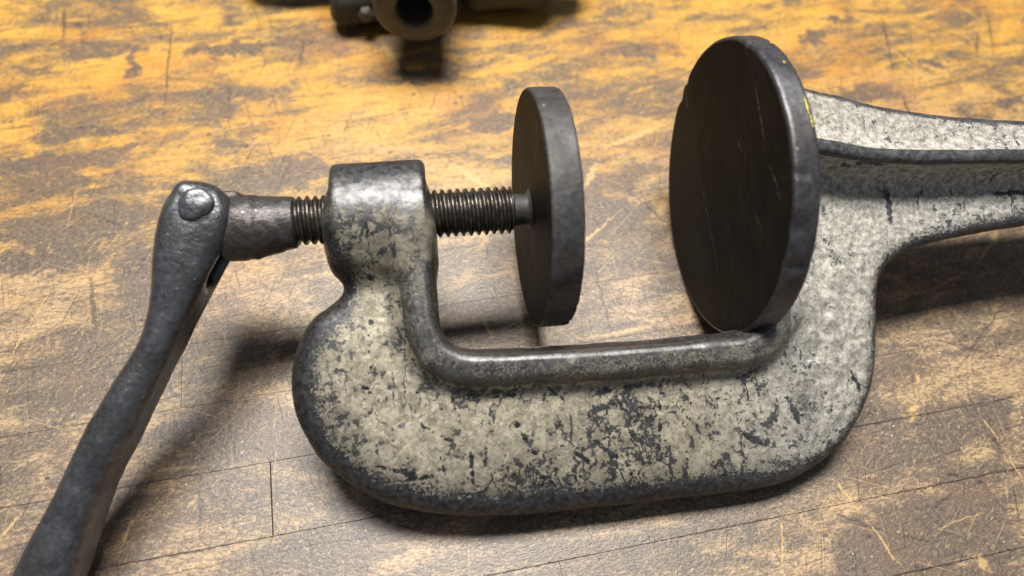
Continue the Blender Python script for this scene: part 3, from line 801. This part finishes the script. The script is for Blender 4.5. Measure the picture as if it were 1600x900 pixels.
# the screw: helical thread, plain neck, forged tongue
def lathe_rows(rows, segs=72):
    """rows: list of (u, r or function of angle)"""
    V = []; th = np.linspace(0, 2 * math.pi, segs, endpoint=False)
    for (u, r) in rows:
        rv = r(th) if callable(r) else np.full(segs, r)
        for a, q in zip(th, rv):
            V.append((u, q * math.cos(a), q * math.sin(a)))
    F = []
    m = len(rows)
    for i in range(m - 1):
        for j in range(segs):
            j2 = (j + 1) % segs
            F.append((i * segs + j, (i + 1) * segs + j, (i + 1) * segs + j2, i * segs + j2))
    F.append(tuple(range(segs))); F.append(tuple(reversed(range((m - 1) * segs, m * segs))))
    return V, F
PITCHT = 2.95
def thread_r(u):
    def fn(th):
        t = (u / PITCHT - th / (2 * math.pi)) % 1.0
        tri = np.abs(t - 0.5) * 2
        prof = np.clip((tri - 0.12) / 0.72, 0, 1)
        return 7.75 + 1.45 * (prof * prof * (3 - 2 * prof)) + 0.05 * np.sin(7 * th + u)
    return fn
screw = empty('screw', Matrix.Identity(4))
bpy.data.objects.remove(screw)
rows = [(-69.5, 7.2)] + [(u, thread_r(u)) for u in np.arange(-69.0, 14.6, PITCHT / 12)] + [(14.9, 8.0), (15.4, 7.0)]
V, F = lathe_rows(rows)
screw = mesh_obj('screw', V, F, M_SCREW, clamp)
screw['label'] = 'oily threaded screw running through the boss'
rows = [(13.0, 6.4), (15.2, 6.4), (17, 6.1), (19.4, 5.9), (20.6, 6.0), (21.2, 6.8), (21.7, 8.0), (22.2, 8.2)]
V, F = lathe_rows(rows, 48)
mesh_obj('neck', V, F, M_PAD, screw)

pad = plate('pressure_plate', 21.6, 11.4, 46.0, 0.2, 1.0, 51,
            notches=[(-88, 2.2, 1.0, 9, 14), (-48, 1.2, 0.5, 8, 14), (62, 1.6, 0.6, 9, 14), (80, 2.4, 1.1, 8, 14)], wob=0.20, mat=M_PAD)
pad['label'] = 'smaller dark round plate on the end of the screw'

# forged tongue of the screw (between thread and handle fork)
def build_tongue():
    h = 0.7
    org = (-113, -17, -17); ax = grid(org, (-62, 17, 17), h)
    X, Y, Z = np.meshgrid(*ax, indexing='ij')
    r = np.interp(X, [-115, -93, -81, -79.2, -66, -60], [11.0, 11.7, 11.7, 10.9, 9.3, 9.0])
    cone = np.sqrt((Y * 0.98 - np.interp(X, [-95, -80, -78, -66], [1.5, 1.5, 1.3, 0.2])) ** 2 + Z ** 2) - r
    cone = np.maximum(np.maximum(cone, X + 66.5), -X - 92)
    tong = np.maximum(np.maximum(np.abs(Z) - 5.0, np.sqrt((X + 100) ** 2 + Y ** 2) - 11), -X - 112)
    tong = smin(tong, np.maximum(np.maximum(np.abs(Z) - 5.0, np.abs(Y) - 11), np.abs(X + 94) - 7), 2)
    S = smin(cone, tong, 4).astype(np.float32)
    V, F = surface_nets(S, org, h)
    N = vert_normals(V, F)
    V = V + N * (0.9 * vnoise(V, 0.12, 31) + 0.55 * vnoise(V, 0.3, 32))[:, None]
    V *= np.array([1, -1, 1]); F = F[:, ::-1]
    mesh_obj('screw_head', V, F, M_TONGUE, screw)
build_tongue()

# crank handle: forked eye, waist, swelling grip
HL = [(-101.4, -14.6), (-105.9, -13.0), (-110.5, -7.5), (-113.4, 0.8), (-115.2, 10.9), (-116.4, 22.1), (-118.8, 33.2), (-122.7, 43.0), (-130.6, 54.6), (-140.1, 69.6), (-151.0, 91.0), (-160.0, 106.5), (-165.6, 117.5), (-170.0, 127), (-170.5, 134)]
HR = [(-163, 139.5), (-154.0, 138), (-149.5, 130), (-144.6, 117.5), (-134.6, 90.6), (-126.2, 75.4), (-116.5, 56.3), (-110.4, 45.2), (-105.0, 34.6), (-99.8, 25.2), (-95.0, 16.5), (-90.4, 8.5), (-87.4, 2.6), (-86.6, -3.4), (-89.6, -10.2), (-95.2, -14.0)]
def build_handle():
    h = 0.9
    org = (-182, -20, -19); ax = grid(org, (-78, 155, 20), h)
    U2, W2 = np.meshgrid(ax[0], ax[1], indexing='ij')
    d2 = poly_sdf(U2, W2, catmull(HL + HR, 3, True))
    nx, ny, nz = [len(a) for a in ax]
    th = np.interp(W2, [-20, -8, 4, 16, 30, 48, 80, 140], [13.0, 13.6, 13.8, 13.4, 12.2, 11.2, 11.2, 11.2])
    rd = np.interp(W2, [-20, 0, 15, 40, 60, 150], [5.0, 4.4, 4.2, 4.0, 4.0, 4.2])
    sd = np.array([-0.36, 0.93]); sd /= np.linalg.norm(sd)
    al = (U2 + 100) * sd[0] + W2 * sd[1]; ac = np.abs(-(U2 + 100) * sd[1] + W2 * sd[0])
    S = np.empty((nx, ny, nz), np.float32)
    for k, n in enumerate(ax[2]):
        crown = th - 1.6 + 3.4 * (1 - np.exp(-np.maximum(-d2, 0) / 7.0))
        qx, qy = d2 + rd, abs(n) - crown + rd
        b = np.sqrt(np.maximum(qx, 0) ** 2 + np.maximum(qy, 0) ** 2) + np.minimum(np.maximum(qx, qy), 0) - rd
        end = 21 - 0.10 * n * n
        slot = np.maximum(abs(n) - 5.8, al - end)
        S[:, :, k] = smax(b, -slot, 2.5)
    V, F = surface_nets(S, org, h)
    N = vert_normals(V, F)
    u, w, n = V.T
    disp = 0.35 * vnoise(V, 0.05, 41) + 0.22 * vnoise(V, 0.16, 42) + 0.16 * vnoise(V, 0.4, 43)
    disp += 0.40 * np.abs(vnoise(V, 0.28, 44)) * sstep(45, 65, w)
    rr_ = np.sqrt((u + 98.2) ** 2 + (w + 5.2) ** 2)
    disp -= 0.18 * np.exp(-((rr_ - 6.3) / 0.7) ** 2) * (np.abs(n) > 9)
    disp += 1.3 * np.exp(-(((u + 103) / 3.6) ** 2 + ((w + 12.5) / 2.4) ** 2)) * (n > 3)
    V = V + N * disp[:, None]
    V *= np.array([1, -1, 1]); F = F[:, ::-1]
    o = mesh_obj('crank_handle', V, F, M_HANDLE, clamp)
    o['label'] = 'black forged crank handle with a forked eye'
    o.matrix_local = Matrix.Rotation(math.radians(0.0), 4, 'X')
    # rivet: hammered dome heads on both cheeks
    for s in (1, -1):
        rows = []
        rng = np.random.RandomState(5 if s > 0 else 6)
        V = []; F = []; segs = 40
        prof = [(0.0, 2.5), (1.6, 2.4), (3.0, 2.15), (4.2, 1.75), (5.2, 1.1), (5.75, 0.3), (5.85, -0.6), (5.7, -3.0)]
        th = np.linspace(0, 2 * math.pi, segs, endpoint=False)
        wob = 1 + 0.07 * np.sin(2 * th + 0.6) + 0.05 * np.sin(3 * th + 2) + 0.02 * np.sin(7 * th)
        for (r, z) in prof[1:]:
            for a, q in zip(th, wob):
                V.append((-98.2 + r * q * math.cos(a), 5.2 + r * q * math.sin(a), s * (14.8 + 0.50 * z + 0.25 * math.sin(2 * a + r) * (r / 6) - 0.05 * r * math.cos(a))))
        V.append((-98.2, 5.2, s * (14.8 + 1.25)))
        m = len(prof) - 1
        for i in range(m - 1):
            for j in range(segs):
                q = (i * segs + j, (i + 1) * segs + j, (i + 1) * segs + (j + 1) % segs, i * segs + (j + 1) % segs)
                F.append(q if s > 0 else q[::-1])
        for j in range(segs):
            t = (m * segs, j, (j + 1) % segs)
            F.append(t if s > 0 else t[::-1])
        mesh_obj('rivet', V, F, M_HANDLE, o)
build_handle()

# ------------------------------------------------------------------ the dark tool behind
def build_tool():
    t = empty('iron_tool', Matrix.Translation((-0.038, 0.305, 0.0)),
              'dark iron tool with a round bored barrel end, lying out of focus behind the clamp', 'tool')
    zc = 41.0; segs = 96
    # barrel: turned tube along y with a real bore
    prof = [(9.0, 60), (9.0, 2.5), (9.3, 1.0), (10.2, 0.2), (11.5, 0.0), (17.2, 0.0), (19.4, 0.5), (20.8, 2.0), (21.2, 4.0), (21.2, 24), (20.4, 28), (20.4, 70)]
    V = []; F = []
    for (r, y) in prof:
        for j in range(segs):
            a = 2 * math.pi * j / segs
            V.append((r * math.cos(a), y, zc + r * math.sin(a)))
    m = len(prof)
    for i in range(m - 1):
        for j in range(segs):
            F.append((i * segs + j, (i + 1) * segs + j, (i + 1) * segs + (j + 1) % segs, i * segs + (j + 1) % segs))
    F.append(tuple(range(segs)))
    b = mesh_obj('barrel', V, F, M_BARREL, t)
    b['label'] = 'short dark tube with a round bore'
    def block(name, x0, x1, y0, y1, z0, z1, r, seed, parent, n=4):
        h = 1.6
        org = (x0 - 4, y0 - 4, z0 - 4); ax = grid(org, (x1 + 4, y1 + 4, z1 + 4), h)
        X, Y, Z = np.meshgrid(*ax, indexing='ij')
        q = [np.abs(X - (x0 + x1) / 2) - (x1 - x0) / 2 + r, np.abs(Y - (y0 + y1) / 2) - (y1 - y0) / 2 + r, np.abs(Z - (z0 + z1) / 2) - (z1 - z0) / 2 + r]
        S = np.sqrt(sum(np.maximum(a, 0) ** 2 for a in q)) + np.minimum(np.maximum(np.maximum(q[0], q[1]), q[2]), 0) - r
        V, F = surface_nets(S.astype(np.float32), org, h)
        N = vert_normals(V, F)
        V = V + N * (5.0 * vnoise(V, 0.05, seed) + 2.5 * vnoise(V, 0.12, seed + 3))[:, None]
        V[:, 2] = np.maximum(V[:, 2], 0.1)
        return mesh_obj(name, V, F, M_TOOL, parent)
    body = block('body', -52, 80, 44, 84, 8, 58, 14, 61, t)
    block('foot', -50, -14, 28, 84, 3, 26, 9, 62, t)
    block('foot', 20, 70, 40, 84, 3, 30, 10, 63, t)
    block('side_arm', -104, -44, 52, 70, 10, 30, 8, 64, body)
    block('side_arm', 72, 94, 52, 70, 14, 34, 8, 65, body)
    bolt = []
    V = []; F = []
    for (r, y) in ((0.01, 24.2), (3.2, 24.4), (4.2, 25.4), (4.2, 33)):
        for j in range(6):
            a = 2 * math.pi * j / 6
            V.append((-30 + r * math.cos(a), y, 15 + r * math.sin(a)))
    for i in range(3):
        for j in range(6):
            F.append((i * 6 + j, i * 6 + (j + 1) % 6, (i + 1) * 6 + (j + 1) % 6, (i + 1) * 6 + j))
    mesh_obj('bolt', V, F, M_BARREL, body, False)
build_tool()
